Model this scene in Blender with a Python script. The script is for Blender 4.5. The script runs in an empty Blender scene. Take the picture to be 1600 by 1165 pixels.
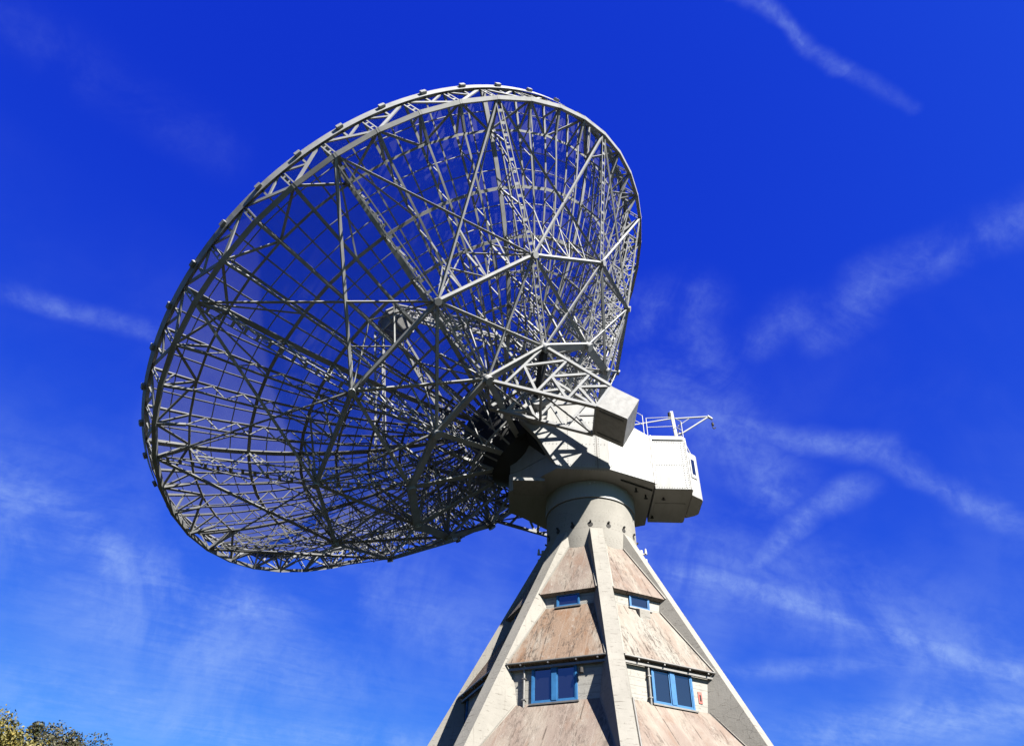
import bpy, math, random
from mathutils import Vector, Matrix
random.seed(7)
sc = bpy.context.scene
COL = sc.collection

# ------------------------------------------------------------------ camera
CAM_ROWS = ((0.99418854, 0.04189903, 0.09916464),
            (0.10184312, -0.66458081, -0.74024342),
            (0.03488744, 0.74604076, -0.66498575))      # columns: right, up, backward
cd = bpy.data.cameras.new("camera")
cd.sensor_width = 36.0
cd.lens = 36.0 * 1130.0 / 1600.0
cd.clip_start = 0.1
cd.clip_end = 5000.0
cam = bpy.data.objects.new("camera", cd)
COL.objects.link(cam)
m = Matrix(CAM_ROWS).to_4x4()
m.translation = Vector((0, 0, 1.6))
cam.matrix_world = m
sc.camera = cam

# ------------------------------------------------------------------ sun, sky, exposure
SUN_EL = math.radians(41.4)
SUN_AZ = math.radians(133.5)                    # clockwise from +Y
to_sun = Vector((math.sin(SUN_AZ) * math.cos(SUN_EL), math.cos(SUN_AZ) * math.cos(SUN_EL), math.sin(SUN_EL)))
sd = bpy.data.lights.new("sun", 'SUN')
sd.energy = 5.0
sd.angle = math.radians(0.53)
sd.color = (1.0, 0.96, 0.89)
sun = bpy.data.objects.new("sun", sd)
sun.rotation_euler = to_sun.to_track_quat('Z', 'Y').to_euler()
sun.location = to_sun * 60
COL.objects.link(sun)

sc.view_settings.view_transform = 'Standard'
sc.view_settings.look = 'None'
sc.view_settings.gamma = 1.0
sc.view_settings.exposure = 2.3
sc.cycles.max_bounces = 8
sc.cycles.transparent_max_bounces = 24
sc.cycles.use_denoising = True

CLOUD_SEGMENTS = [(0.216, 0.394, 0.299, 0.453, 0.013, 0.36), (0.299, 0.453, 0.386, 0.509, 0.015, 0.24), (0.386, 0.509, 0.481, 0.574, 0.016, 0.14), (0.23, 0.406, 0.313, 0.463, 0.006, 0.34), (-1.111, 0.794, -0.998, 0.864, 0.051, 0.36), (-0.998, 0.864, -0.857, 0.951, 0.049, 0.26), (-1.547, 1.423, -1.465, 1.61, 0.214, 0.44), (-1.465, 1.61, -1.438, 1.913, 0.192, 0.44), (-1.438, 1.913, -1.314, 2.141, 0.275, 0.44), (-1.314, 2.141, -1.154, 2.27, 0.33, 0.44), (-1.67, 1.601, -1.559, 1.867, 0.601, 0.3), (-1.559, 1.867, -1.487, 2.316, 0.578, 0.3), (-1.487, 2.316, -1.308, 2.847, 0.764, 0.3), (-1.069, 1.967, -1.133, 2.245, 0.079, 0.2), (-1.133, 2.245, -1.335, 2.579, 0.082, 0.2), (0.272, 1.282, 0.468, 1.393, 0.064, 0.32), (0.468, 1.393, 0.662, 1.438, 0.075, 0.32), (0.662, 1.438, 0.868, 1.598, 0.059, 0.32), (0.868, 1.598, 1.138, 1.837, 0.06, 0.32), (0.154, 1.147, 0.272, 1.282, 0.137, 0.28), (0.272, 1.282, 0.48, 1.633, 0.137, 0.28), (0.157, 1.966, 0.491, 2.144, 0.123, 0.5), (0.491, 2.144, 0.809, 2.387, 0.116, 0.5), (0.809, 2.387, 1.626, 2.953, 0.134, 0.5), (0.137, 1.927, 0.742, 2.264, 0.395, 0.27), (0.742, 2.264, 1.654, 3.023, 0.389, 0.27), (0.602, 2.838, 0.962, 2.762, 0.159, 0.3), (1.101, 3.659, 1.41, 3.419, 0.495, 0.46), (1.41, 3.419, 1.789, 3.353, 0.492, 0.46), (0.086, 0.96, 0.18, 0.95, 0.108, 0.28), (0.18, 0.95, 0.261, 1.174, 0.08, 0.28), (0.336, 1.063, 0.382, 0.98, 0.069, 0.2), (0.382, 0.98, 0.507, 1.022, 0.069, 0.2), (0.475, 1.037, 0.521, 0.896, 0.078, 0.26), (0.521, 0.896, 0.722, 0.788, 0.086, 0.26), (0.434, 1.586, 0.507, 1.65, 0.035, 0.4), (0.467, 1.977, 0.572, 1.699, 0.083, 0.36), (0.572, 1.699, 0.646, 1.611, 0.095, 0.36), (0.102, 1.965, 0.509, 2.018, 0.276, 0.26), (-1.912, 3.686, -1.433, 3.727, 0.56, 0.34), (-1.433, 3.727, -1.016, 3.881, 0.582, 0.34), (-1.839, 3.631, -1.715, 3.691, 0.185, 0.36), (-0.766, 0.351, -0.692, 0.421, 0.08, 0.07), (-0.692, 0.421, -0.561, 0.545, 0.085, 0.07), (-0.743, 2.109, -0.32, 2.781, 0.381, 0.22), (-2.555, 2.92, -1.877, 3.53, 0.812, 0.26)]      # cirrus and contrails on a high flat layer: x0, y0, x1, y1, half width, density

world = bpy.data.worlds.new("World")
sc.world = world
world.use_nodes = True
nt = world.node_tree
nt.nodes.clear()
def N(tree, kind, **kw):
    n = tree.nodes.new(kind)
    for k, v in kw.items():
        if k == 'inputs':
            for i, val in v.items():
                n.inputs[i].default_value = val
        else:
            setattr(n, k, v)
    return n
def mth(tree, op, a, b=None, clamp=False):
    n = tree.nodes.new('ShaderNodeMath'); n.operation = op; n.use_clamp = clamp
    for i, v in enumerate((a, b)):
        if v is None: continue
        if isinstance(v, (int, float)): n.inputs[i].default_value = v
        else: tree.links.new(v, n.inputs[i])
    return n.outputs[0]
def vmt(tree, op, a, b=None, out=0):
    n = tree.nodes.new('ShaderNodeVectorMath'); n.operation = op
    for i, v in enumerate((a, b)):
        if v is None: continue
        if isinstance(v, (tuple, list)): n.inputs[i].default_value = v
        else: tree.links.new(v, n.inputs[i])
    return n.outputs[out]
def build_world():
    L = nt.links.new
    sky = N(nt, 'ShaderNodeTexSky', sky_type='NISHITA')
    sky.sun_disc = False
    sky.sun_elevation = SUN_EL
    sky.sun_rotation = SUN_AZ
    sky.altitude = 400
    sky.air_density = 1.0
    sky.dust_density = 0.3
    sky.ozone_density = 3.0
    # the deep polarised blue of the day: a steeper response per channel
    sep = N(nt, 'ShaderNodeSeparateColor'); L(sky.outputs[0], sep.inputs[0])
    chans = []
    for i, (g, p) in enumerate(SKY_CURVE):
        chans.append(mth(nt, 'MULTIPLY', mth(nt, 'POWER', sep.outputs[i], p), g))
    com = N(nt, 'ShaderNodeCombineColor')
    for i in range(3): L(chans[i], com.inputs[i])
    # cloud layer: direction projected on a flat high layer
    tc = N(nt, 'ShaderNodeTexCoord')
    sx = N(nt, 'ShaderNodeSeparateXYZ'); L(tc.outputs['Generated'], sx.inputs[0])
    zc = mth(nt, 'MAXIMUM', sx.outputs[2], 0.06)
    cx = N(nt, 'ShaderNodeCombineXYZ')
    L(mth(nt, 'DIVIDE', sx.outputs[0], zc), cx.inputs[0])
    L(mth(nt, 'DIVIDE', sx.outputs[1], zc), cx.inputs[1])
    P0 = cx.outputs[0]
    def noise(P, scale, detail, rough, distort=0.0, lac=2.0):
        n = N(nt, 'ShaderNodeTexNoise', inputs={'Scale': scale, 'Detail': detail, 'Roughness': rough, 'Distortion': distort, 'Lacunarity': lac})
        L(P, n.inputs['Vector']); return n
    def warp(P, scale, amp):
        n = noise(P, scale, 4, 0.6)
        c = vmt(nt, 'SUBTRACT', n.outputs['Color'], (0.5, 0.5, 0.5))
        return vmt(nt, 'ADD', P, vmt(nt, 'MULTIPLY', c, (amp, amp, 0)))
    D0 = tc.outputs['Generated']
    P = warp(warp(P0, 2.0, 0.10), 9.0, 0.03)
    acc = None
    for (ax, ay, bx, by, w, s) in CLOUD_SEGMENTS:
        dx, dy = bx - ax, by - ay
        l2 = dx * dx + dy * dy
        pa = vmt(nt, 'SUBTRACT', P, (ax, ay, 0))
        h = mth(nt, 'MULTIPLY', vmt(nt, 'DOT_PRODUCT', pa, (dx / l2, dy / l2, 0), 1), 1.0, True)
        sc_ = nt.nodes.new('ShaderNodeVectorMath'); sc_.operation = 'SCALE'
        sc_.inputs[0].default_value = (dx, dy, 0); L(h, sc_.inputs['Scale'])
        d = vmt(nt, 'DISTANCE', pa, sc_.outputs[0], 1)
        mr = N(nt, 'ShaderNodeMapRange', interpolation_type='SMOOTHSTEP',
               inputs={1: 0.0, 2: w * 1.15, 3: s, 4: 0.0}); L(d, mr.inputs[0])
        acc = mr.outputs[0] if acc is None else mth(nt, 'MAXIMUM', acc, mr.outputs[0])
    # feathery texture in direction space (no foreshortened grain), combed along the drift
    mp = N(nt, 'ShaderNodeMapping', vector_type='TEXTURE'); mp.inputs['Rotation'].default_value = (0, 0, math.radians(33)); mp.inputs['Scale'].default_value = (1.6, 0.5, 1)
    L(P, mp.inputs['Vector'])
    comb = noise(mp.outputs[0], 7.0, 7, 0.6, 0.5).outputs[0]
    puff = noise(D0, 8.0, 8, 0.62, 0.6).outputs[0]
    fib = mth(nt, 'ADD', mth(nt, 'MULTIPLY', comb, 0.22), mth(nt, 'MULTIPLY', puff, 0.78))
    fine = noise(D0, 75.0, 4, 0.65, 0.5).outputs[0]
    big = noise(D0, 3.2, 4, 0.55, 0.4).outputs[0]
    gap = N(nt, 'ShaderNodeMapRange', interpolation_type='SMOOTHSTEP', inputs={1: 0.36, 2: 0.66, 3: 0.15, 4: 1.45}); L(fib, gap.inputs[0])
    gf = N(nt, 'ShaderNodeMapRange', inputs={1: 0.3, 2: 0.7, 3: 0.65, 4: 1.3}); L(fine, gf.inputs[0])
    acc = mth(nt, 'MULTIPLY', mth(nt, 'POWER', acc, 1.25), 1.15)
    dens = mth(nt, 'MULTIPLY', mth(nt, 'MULTIPLY', acc, gap.outputs[0]), gf.outputs[0])
    # thin veil over the lower sky
    veil = N(nt, 'ShaderNodeMapRange', interpolation_type='SMOOTHSTEP', inputs={1: 0.33, 2: 0.75, 3: 0.03, 4: 0.42}); L(big, veil.inputs[0])
    low = N(nt, 'ShaderNodeMapRange', inputs={1: 0.72, 2: 0.3, 3: 0.0, 4: 1.0}); L(sx.outputs[2], low.inputs[0])
    v2 = mth(nt, 'MULTIPLY', mth(nt, 'MULTIPLY', veil.outputs[0], low.outputs[0]), mth(nt, 'ADD', mth(nt, 'MULTIPLY', gap.outputs[0], 0.6), 0.35))
    dens = mth(nt, 'MULTIPLY', mth(nt, 'ADD', dens, v2), CLOUD_GAIN, True)
    mix = N(nt, 'ShaderNodeMix', data_type='RGBA')
    L(dens, mix.inputs['Factor']); L(com.outputs[0], mix.inputs['A'])
    mix.inputs['B'].default_value = CLOUD_COL
    bg = N(nt, 'ShaderNodeBackground'); bg.inputs['Strength'].default_value = 0.1
    L(mix.outputs['Result'], bg.inputs['Color'])
    out = N(nt, 'ShaderNodeOutputWorld'); L(bg.outputs[0], out.inputs['Surface'])
SKY_CURVE = ((0.0317, 1.7), (0.0723, 1.6), (0.917, 0.43))
CLOUD_GAIN = 0.56
CLOUD_COL = (0.91, 1.29, 2.08, 1)
build_world()

# ------------------------------------------------------------------ materials
def new_mat(name):
    mt = bpy.data.materials.new(name); mt.use_nodes = True
    t = mt.node_tree
    return mt, t, t.nodes['Principled BSDF']
def tn(t, coord, scale, detail=6, rough=0.6, mapping=None, distort=0.0):
    v = coord
    if mapping:
        mp = t.nodes.new('ShaderNodeMapping'); mp.inputs['Scale'].default_value = mapping
        t.links.new(coord, mp.inputs['Vector']); v = mp.outputs[0]
    n = t.nodes.new('ShaderNodeTexNoise')
    n.inputs['Scale'].default_value = scale; n.inputs['Detail'].default_value = detail; n.inputs['Roughness'].default_value = rough
    n.inputs['Distortion'].default_value = distort
    t.links.new(v, n.inputs['Vector'])
    return n.outputs[0]
def ramp(t, fac, stops):
    r = t.nodes.new('ShaderNodeValToRGB')
    e = r.color_ramp.elements
    while len(e) < len(stops): e.new(0.5)
    for el, (p, c) in zip(e, stops):
        el.position = p; el.color = (*c, 1)
    t.links.new(fac, r.inputs[0]); return r.outputs[0]
def mixc(t, fac, a, b, mode='MIX'):
    n = t.nodes.new('ShaderNodeMix'); n.data_type = 'RGBA'; n.blend_type = mode
    if isinstance(fac, (int, float)): n.inputs['Factor'].default_value = fac
    else: t.links.new(fac, n.inputs['Factor'])
    for k, v in (('A', a), ('B', b)):
        if isinstance(v, tuple): n.inputs[k].default_value = (*v, 1)
        else: t.links.new(v, n.inputs[k])
    return n.outputs['Result']
def mrange(t, v, a, b, c=0.0, d=1.0):
    n = t.nodes.new('ShaderNodeMapRange'); n.interpolation_type = 'SMOOTHSTEP'
    for i, x in ((1, a), (2, b), (3, c), (4, d)): n.inputs[i].default_value = x
    t.links.new(v, n.inputs[0]); return n.outputs[0]
def bump(t, bsdf, h, strength, dist=0.02):
    b = t.nodes.new('ShaderNodeBump'); b.inputs['Strength'].default_value = strength; b.inputs['Distance'].default_value = dist
    t.links.new(h, b.inputs['Height']); t.links.new(b.outputs[0], bsdf.inputs['Normal'])

def steel_mat(name, base, rough=0.45, dirt=0.25):
    mt, t, b = new_mat(name)
    g = t.nodes.new('ShaderNodeNewGeometry').outputs['Position']
    n = tn(t, g, 1.6, 6, 0.65)
    d = tuple(c * (1 - dirt) for c in base)
    c = mixc(t, mrange(t, n, 0.35, 0.7), base, d)
    n2 = tn(t, g, 14, 4, 0.7)
    c = mixc(t, mrange(t, n2, 0.62, 0.75, 0, 0.5), c, tuple(x * y for x, y in zip(base, (0.6, 0.5, 0.42))))
    t.links.new(c, b.inputs['Base Color'])
    b.inputs['Roughness'].default_value = rough
    b.inputs['Specular IOR Level'].default_value = 0.15
    return mt
M_STEEL = steel_mat("dish_steel", (0.185, 0.187, 0.187), 0.6)
M_STEEL_SHADE = steel_mat("shaded_steel", (0.0269, 0.0269, 0.0277), 0.7)  # near-black copy of the dish steel: shade of hub and drive put into colour
M_WHITE = steel_mat("white_paint", (0.2667, 0.2667, 0.2583), 0.4, 0.1)

def cabin_mat():
    mt, t, b = new_mat("cabin_paint")
    uv = t.nodes.new('ShaderNodeTexCoord').outputs['UV']
    n = tn(t, uv, 1.2, 7, 0.65, (2.2, 0.5, 1))
    c = mixc(t, mrange(t, n, 0.4, 0.75, 0, 0.8), (0.1957, 0.1957, 0.1896), (0.1522, 0.1496, 0.1374))
    n2 = tn(t, uv, 7, 5, 0.7, (3, 0.35, 1))
    c = mixc(t, mrange(t, n2, 0.6, 0.78, 0, 0.45), c, (0.0957, 0.0870, 0.0739))
    t.links.new(c, b.inputs['Base Color']); b.inputs['Roughness'].default_value = 0.5
    b.inputs['Specular IOR Level'].default_value = 0.25
    return mt
M_CABIN = cabin_mat()

def concrete_mat(name, base, dark, streak, board):
    mt, t, b = new_mat(name)
    uv = t.nodes.new('ShaderNodeTexCoord').outputs['UV']
    g = t.nodes.new('ShaderNodeNewGeometry').outputs['Position']
    n = tn(t, g, 0.9, 8, 0.65)
    c = mixc(t, mrange(t, n, 0.35, 0.7), base, tuple(x * 0.82 for x in base))
    s = tn(t, uv, 2.0, 8, 0.7, (4.0, 0.35, 1), 0.3)
    c = mixc(t, mrange(t, s, 0.55, 0.8, 0, streak), c, dark)
    # hairline cracks and black pits
    v = t.nodes.new('ShaderNodeTexVoronoi'); v.feature = 'DISTANCE_TO_EDGE'; v.inputs['Scale'].default_value = 2.6
    w = t.nodes.new('ShaderNodeMix'); w.data_type = 'VECTOR'; w.inputs['Factor'].default_value = 0.16
    nn = t.nodes.new('ShaderNodeTexNoise'); nn.inputs['Scale'].default_value = 3; nn.inputs['Detail'].default_value = 5
    t.links.new(g, nn.inputs['Vector']); t.links.new(g, w.inputs['A']); t.links.new(nn.outputs['Color'], w.inputs['B'])
    t.links.new(w.outputs['Result'], v.inputs['Vector'])
    cr = mrange(t, v.outputs['Distance'], 0.0, 0.014, 0.75, 0.0)
    gate = mrange(t, tn(t, g, 1.1, 3, 0.5), 0.56, 0.64)
    cm = t.nodes.new('ShaderNodeMath'); cm.operation = 'MULTIPLY'; t.links.new(cr, cm.inputs[0]); t.links.new(gate, cm.inputs[1])
    c = mixc(t, cm.outputs[0], c, tuple(x * 0.3 for x in base))
    pit = mrange(t, tn(t, uv, 9, 6, 0.75, (1.6, 1.0, 1)), 0.6, 0.7, 0, 0.7)
    c = mixc(t, pit, c, dark)
    hz = mrange(t, tn(t, uv, 7, 5, 0.7, (0.35, 2.6, 1), 0.3), 0.585, 0.65, 0, 0.65)
    c = mixc(t, hz, c, dark)
    if board:
        wv = t.nodes.new('ShaderNodeTexWave'); wv.bands_direction = 'Y'; wv.wave_profile = 'SIN'
        wv.inputs['Scale'].default_value = 1.45; wv.inputs['Distortion'].default_value = 0.25; wv.inputs['Detail'].default_value = 2
        t.links.new(uv, wv.inputs['Vector'])
        ln = mrange(t, wv.outputs['Fac'], 0.0, 0.06, 0.5, 0.0)
        c = mixc(t, ln, c, tuple(x * 0.45 for x in base))
    t.links.new(c, b.inputs['Base Color'])
    b.inputs['Roughness'].default_value = 0.9; b.inputs['Specular IOR Level'].default_value = 0.15
    bump(t, b, tn(t, g, 18, 6, 0.7), 0.35, 0.015)
    return mt
M_CONC = concrete_mat("concrete", (0.1567, 0.1483, 0.1308), (0.0467, 0.0383, 0.0308), 0.6, False)
M_WALL = concrete_mat("board_marked_concrete", (0.200, 0.192, 0.172), (0.072, 0.064, 0.056), 0.35, True)

def slope_mat(name, pale, pink, rust, amount, black=0.7):
    mt, t, b = new_mat(name)
    uv0 = t.nodes.new('ShaderNodeTexCoord').outputs['UV']
    oi = t.nodes.new('ShaderNodeObjectInfo').outputs['Random']
    sh = t.nodes.new('ShaderNodeVectorMath'); sh.operation = 'SCALE'; sh.inputs[0].default_value = (37, 53, 0); t.links.new(oi, sh.inputs['Scale'])
    ad = t.nodes.new('ShaderNodeVectorMath'); t.links.new(uv0, ad.inputs[0]); t.links.new(sh.outputs[0], ad.inputs[1])
    uv = ad.outputs[0]
    a = tn(t, uv, 0.9, 8, 0.62, (1.5, 0.5, 1), 0.4)
    c = mixc(t, mrange(t, a, 0.5 - amount * 0.25, 0.68 - amount * 0.2), pale, pink)
    r = tn(t, uv, 1.3, 9, 0.7, (1.7, 0.55, 1), 0.3)
    c = mixc(t, mrange(t, r, 0.5, 0.66, 0, 0.85 * amount), c, rust)
    w = tn(t, uv, 3.0, 9, 0.78, (1.5, 0.9, 1), 0.3)
    c = mixc(t, mrange(t, w, 0.54, 0.68, 0, 0.8), c, (0.1705, 0.1553, 0.1364))
    # blackened runs: broad patches broken up by fine vertical streaks
    kb = mrange(t, tn(t, uv, 0.8, 5, 0.6, (1.6, 0.6, 1), 0.5), 0.40, 0.56)
    ks = mrange(t, tn(t, uv, 5.5, 9, 0.8, (2.2, 0.6, 1), 0.8), 0.46, 0.6)
    kk = t.nodes.new('ShaderNodeMath'); kk.operation = 'MULTIPLY'; t.links.new(kb, kk.inputs[0]); t.links.new(ks, kk.inputs[1])
    k2 = t.nodes.new('ShaderNodeMath'); k2.operation = 'MULTIPLY'; k2.inputs[1].default_value = black; t.links.new(kk.outputs[0], k2.inputs[0])
    c = mixc(t, k2.outputs[0], c, (0.0265, 0.0205, 0.0167))
    d = tn(t, uv, 9.0, 6, 0.75, (2.4, 0.12, 1), 0.15)
    c = mixc(t, mrange(t, d, 0.55, 0.7, 0, 0.6), c, tuple(x * 0.55 for x in pink))
    sp = tn(t, uv, 26, 5, 0.7)
    c = mixc(t, mrange(t, sp, 0.62, 0.72, 0, 0.6), c, tuple(x * 0.4 for x in pink))
    # uneven cold joints between the poured strips, broken in places
    sx = t.nodes.new('ShaderNodeSeparateXYZ'); t.links.new(uv, sx.inputs[0])
    off = t.nodes.new('ShaderNodeMath'); off.operation = 'ADD'; t.links.new(sx.outputs[0], off.inputs[0])
    wob = t.nodes.new('ShaderNodeMath'); wob.operation = 'MULTIPLY'; wob.inputs[1].default_value = 0.1
    t.links.new(tn(t, uv, 0.9, 5, 0.6, (1.0, 0.35, 1)), wob.inputs[0]); t.links.new(wob.outputs[0], off.inputs[1])
    pp = t.nodes.new('ShaderNodeMath'); pp.operation = 'PINGPONG'; pp.inputs[1].default_value = 0.42
    t.links.new(off.outputs[0], pp.inputs[0])
    br = mrange(t, tn(t, uv, 2.2, 4, 0.6), 0.42, 0.58)
    jn = t.nodes.new('ShaderNodeMath'); jn.operation = 'MULTIPLY'
    t.links.new(mrange(t, pp.outputs[0], 0.0, 0.03, 0.9, 0.0), jn.inputs[0]); t.links.new(br, jn.inputs[1])
    c = mixc(t, jn.outputs[0], c, (0.0341, 0.0258, 0.0205))
    jl = mrange(t, pp.outputs[0], 0.40, 0.42, 0.0, 0.3)
    c = mixc(t, jl, c, (0.1818, 0.1606, 0.1402))
    t.links.new(c, b.inputs['Base Color'])
    b.inputs['Roughness'].default_value = 0.9; b.inputs['Specular IOR Level'].default_value = 0.12
    bump(t, b, tn(t, uv, 10, 7, 0.75, (2.5, 0.8, 1)), 0.6, 0.02)
    return mt
PINK = (0.116, 0.092, 0.077)
M_SLOPE = [slope_mat("pink_weathered_slope", (0.1417, 0.1212, 0.1008), PINK, (0.1008, 0.0561, 0.0356), 0.5, 0.55),
           slope_mat("rusty_weathered_slope", (0.1447, 0.1273, 0.1061), (0.1182, 0.0826, 0.0591), (0.0977, 0.0500, 0.0250), 0.8, 0.85),
           slope_mat("grey_weathered_slope", (0.1477, 0.1371, 0.1182), (0.1303, 0.1061, 0.0871), (0.1061, 0.0795, 0.0576), 0.3, 0.8)]

def plain(name, col, rough=0.5, metal=0.0, spec=0.5):
    mt, t, b = new_mat(name)
    g = t.nodes.new('ShaderNodeTexCoord').outputs['Object']
    n = tn(t, g, 6, 5, 0.6)
    c = mixc(t, mrange(t, n, 0.3, 0.75), col, tuple(x * 0.72 for x in col))
    t.links.new(c, b.inputs['Base Color'])
    b.inputs['Roughness'].default_value = rough; b.inputs['Metallic'].default_value = metal
    b.inputs['Specular IOR Level'].default_value = spec
    return mt
M_BLUE = plain("blue_frame_paint", (0.02, 0.09, 0.205), 0.5, 0.0, 0.2)
M_DARK = plain("dark_metal", (0.03, 0.028, 0.026), 0.7, 0.0, 0.1)
M_GUTTER = plain("zinc_gutter", (0.12, 0.115, 0.105), 0.45, 0.3)
M_BOX = plain("counterweight_paint", (0.1846, 0.1815, 0.1738), 0.55, 0.0, 0.25)
M_RED = plain("red_plate", (0.3, 0.05, 0.035), 0.5)
M_GLASS, _t, _b = new_mat("window_glass")
_b.inputs['Base Color'].default_value = (0.006, 0.007, 0.012, 1); _b.inputs['Roughness'].default_value = 0.03
_b.inputs['IOR'].default_value = 2.3

def mesh_mat():
    mt, t, b = new_mat("perforated_reflector_sheet")
    g = t.nodes.new('ShaderNodeTexCoord').outputs['Object']
    n = tn(t, g, 0.7, 5, 0.6)
    c = mixc(t, mrange(t, n, 0.35, 0.7), (0.0739, 0.0739, 0.0826), (0.0522, 0.0522, 0.0591))
    t.links.new(c, b.inputs['Base Color']); b.inputs['Roughness'].default_value = 0.6
    b.inputs['Specular IOR Level'].default_value = 0.2
    tr = t.nodes.new('ShaderNodeBsdfTransparent')
    mx = t.nodes.new('ShaderNodeMixShader'); mx.inputs[0].default_value = 0.48
    tl = t.nodes.new('ShaderNodeBsdfTranslucent'); t.links.new(c, tl.inputs['Color'])
    m2 = t.nodes.new('ShaderNodeMixShader'); m2.inputs[0].default_value = 0.5
    t.links.new(b.outputs[0], m2.inputs[1]); t.links.new(tl.outputs[0], m2.inputs[2])
    t.links.new(tr.outputs[0], mx.inputs[1]); t.links.new(m2.outputs[0], mx.inputs[2])
    t.links.new(mx.outputs[0], t.nodes['Material Output'].inputs['Surface'])
    return mt
M_MESH = mesh_mat()

def ground_mat():
    mt, t, b = new_mat("meadow")
    g = t.nodes.new('ShaderNodeNewGeometry').outputs['Position']
    a = tn(t, g, 0.06, 8, 0.65); d = tn(t, g, 3.0, 8, 0.7)
    c = mixc(t, mrange(t, a, 0.35, 0.65), (0.0083, 0.0106, 0.0038), (0.0136, 0.0129, 0.0061))
    c = mixc(t, mrange(t, d, 0.4, 0.7, 0, 0.6), c, (0.0068, 0.0083, 0.0030))
    t.links.new(c, b.inputs['Base Color']); b.inputs['Roughness'].default_value = 1.0
    b.inputs['Specular IOR Level'].default_value = 0.1
    bump(t, b, d, 0.6, 0.1)
    return mt
M_GROUND = ground_mat()
M_PAVE = concrete_mat("paving", (0.0138, 0.0131, 0.0123), (0.0077, 0.0069, 0.0062), 0.3, False)
def leaf_mat(name, c1, c2):
    mt, t, b = new_mat(name)
    oi = t.nodes.new('ShaderNodeNewGeometry')
    c = mixc(t, oi.outputs['Random Per Island'], c1, c2)
    t.links.new(c, b.inputs['Base Color']); b.inputs['Roughness'].default_value = 0.55
    b.inputs['Specular IOR Level'].default_value = 0.3
    return mt
M_LEAF_Y = leaf_mat("yellowing_leaves", (0.1000, 0.0769, 0.0108), (0.0346, 0.0385, 0.0077))
M_LEAF_D = leaf_mat("dark_leaves", (0.0138, 0.0200, 0.0062), (0.0346, 0.0277, 0.0108))
M_BARK = plain("bark", (0.06, 0.045, 0.032), 0.9, 0, 0.1)

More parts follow.
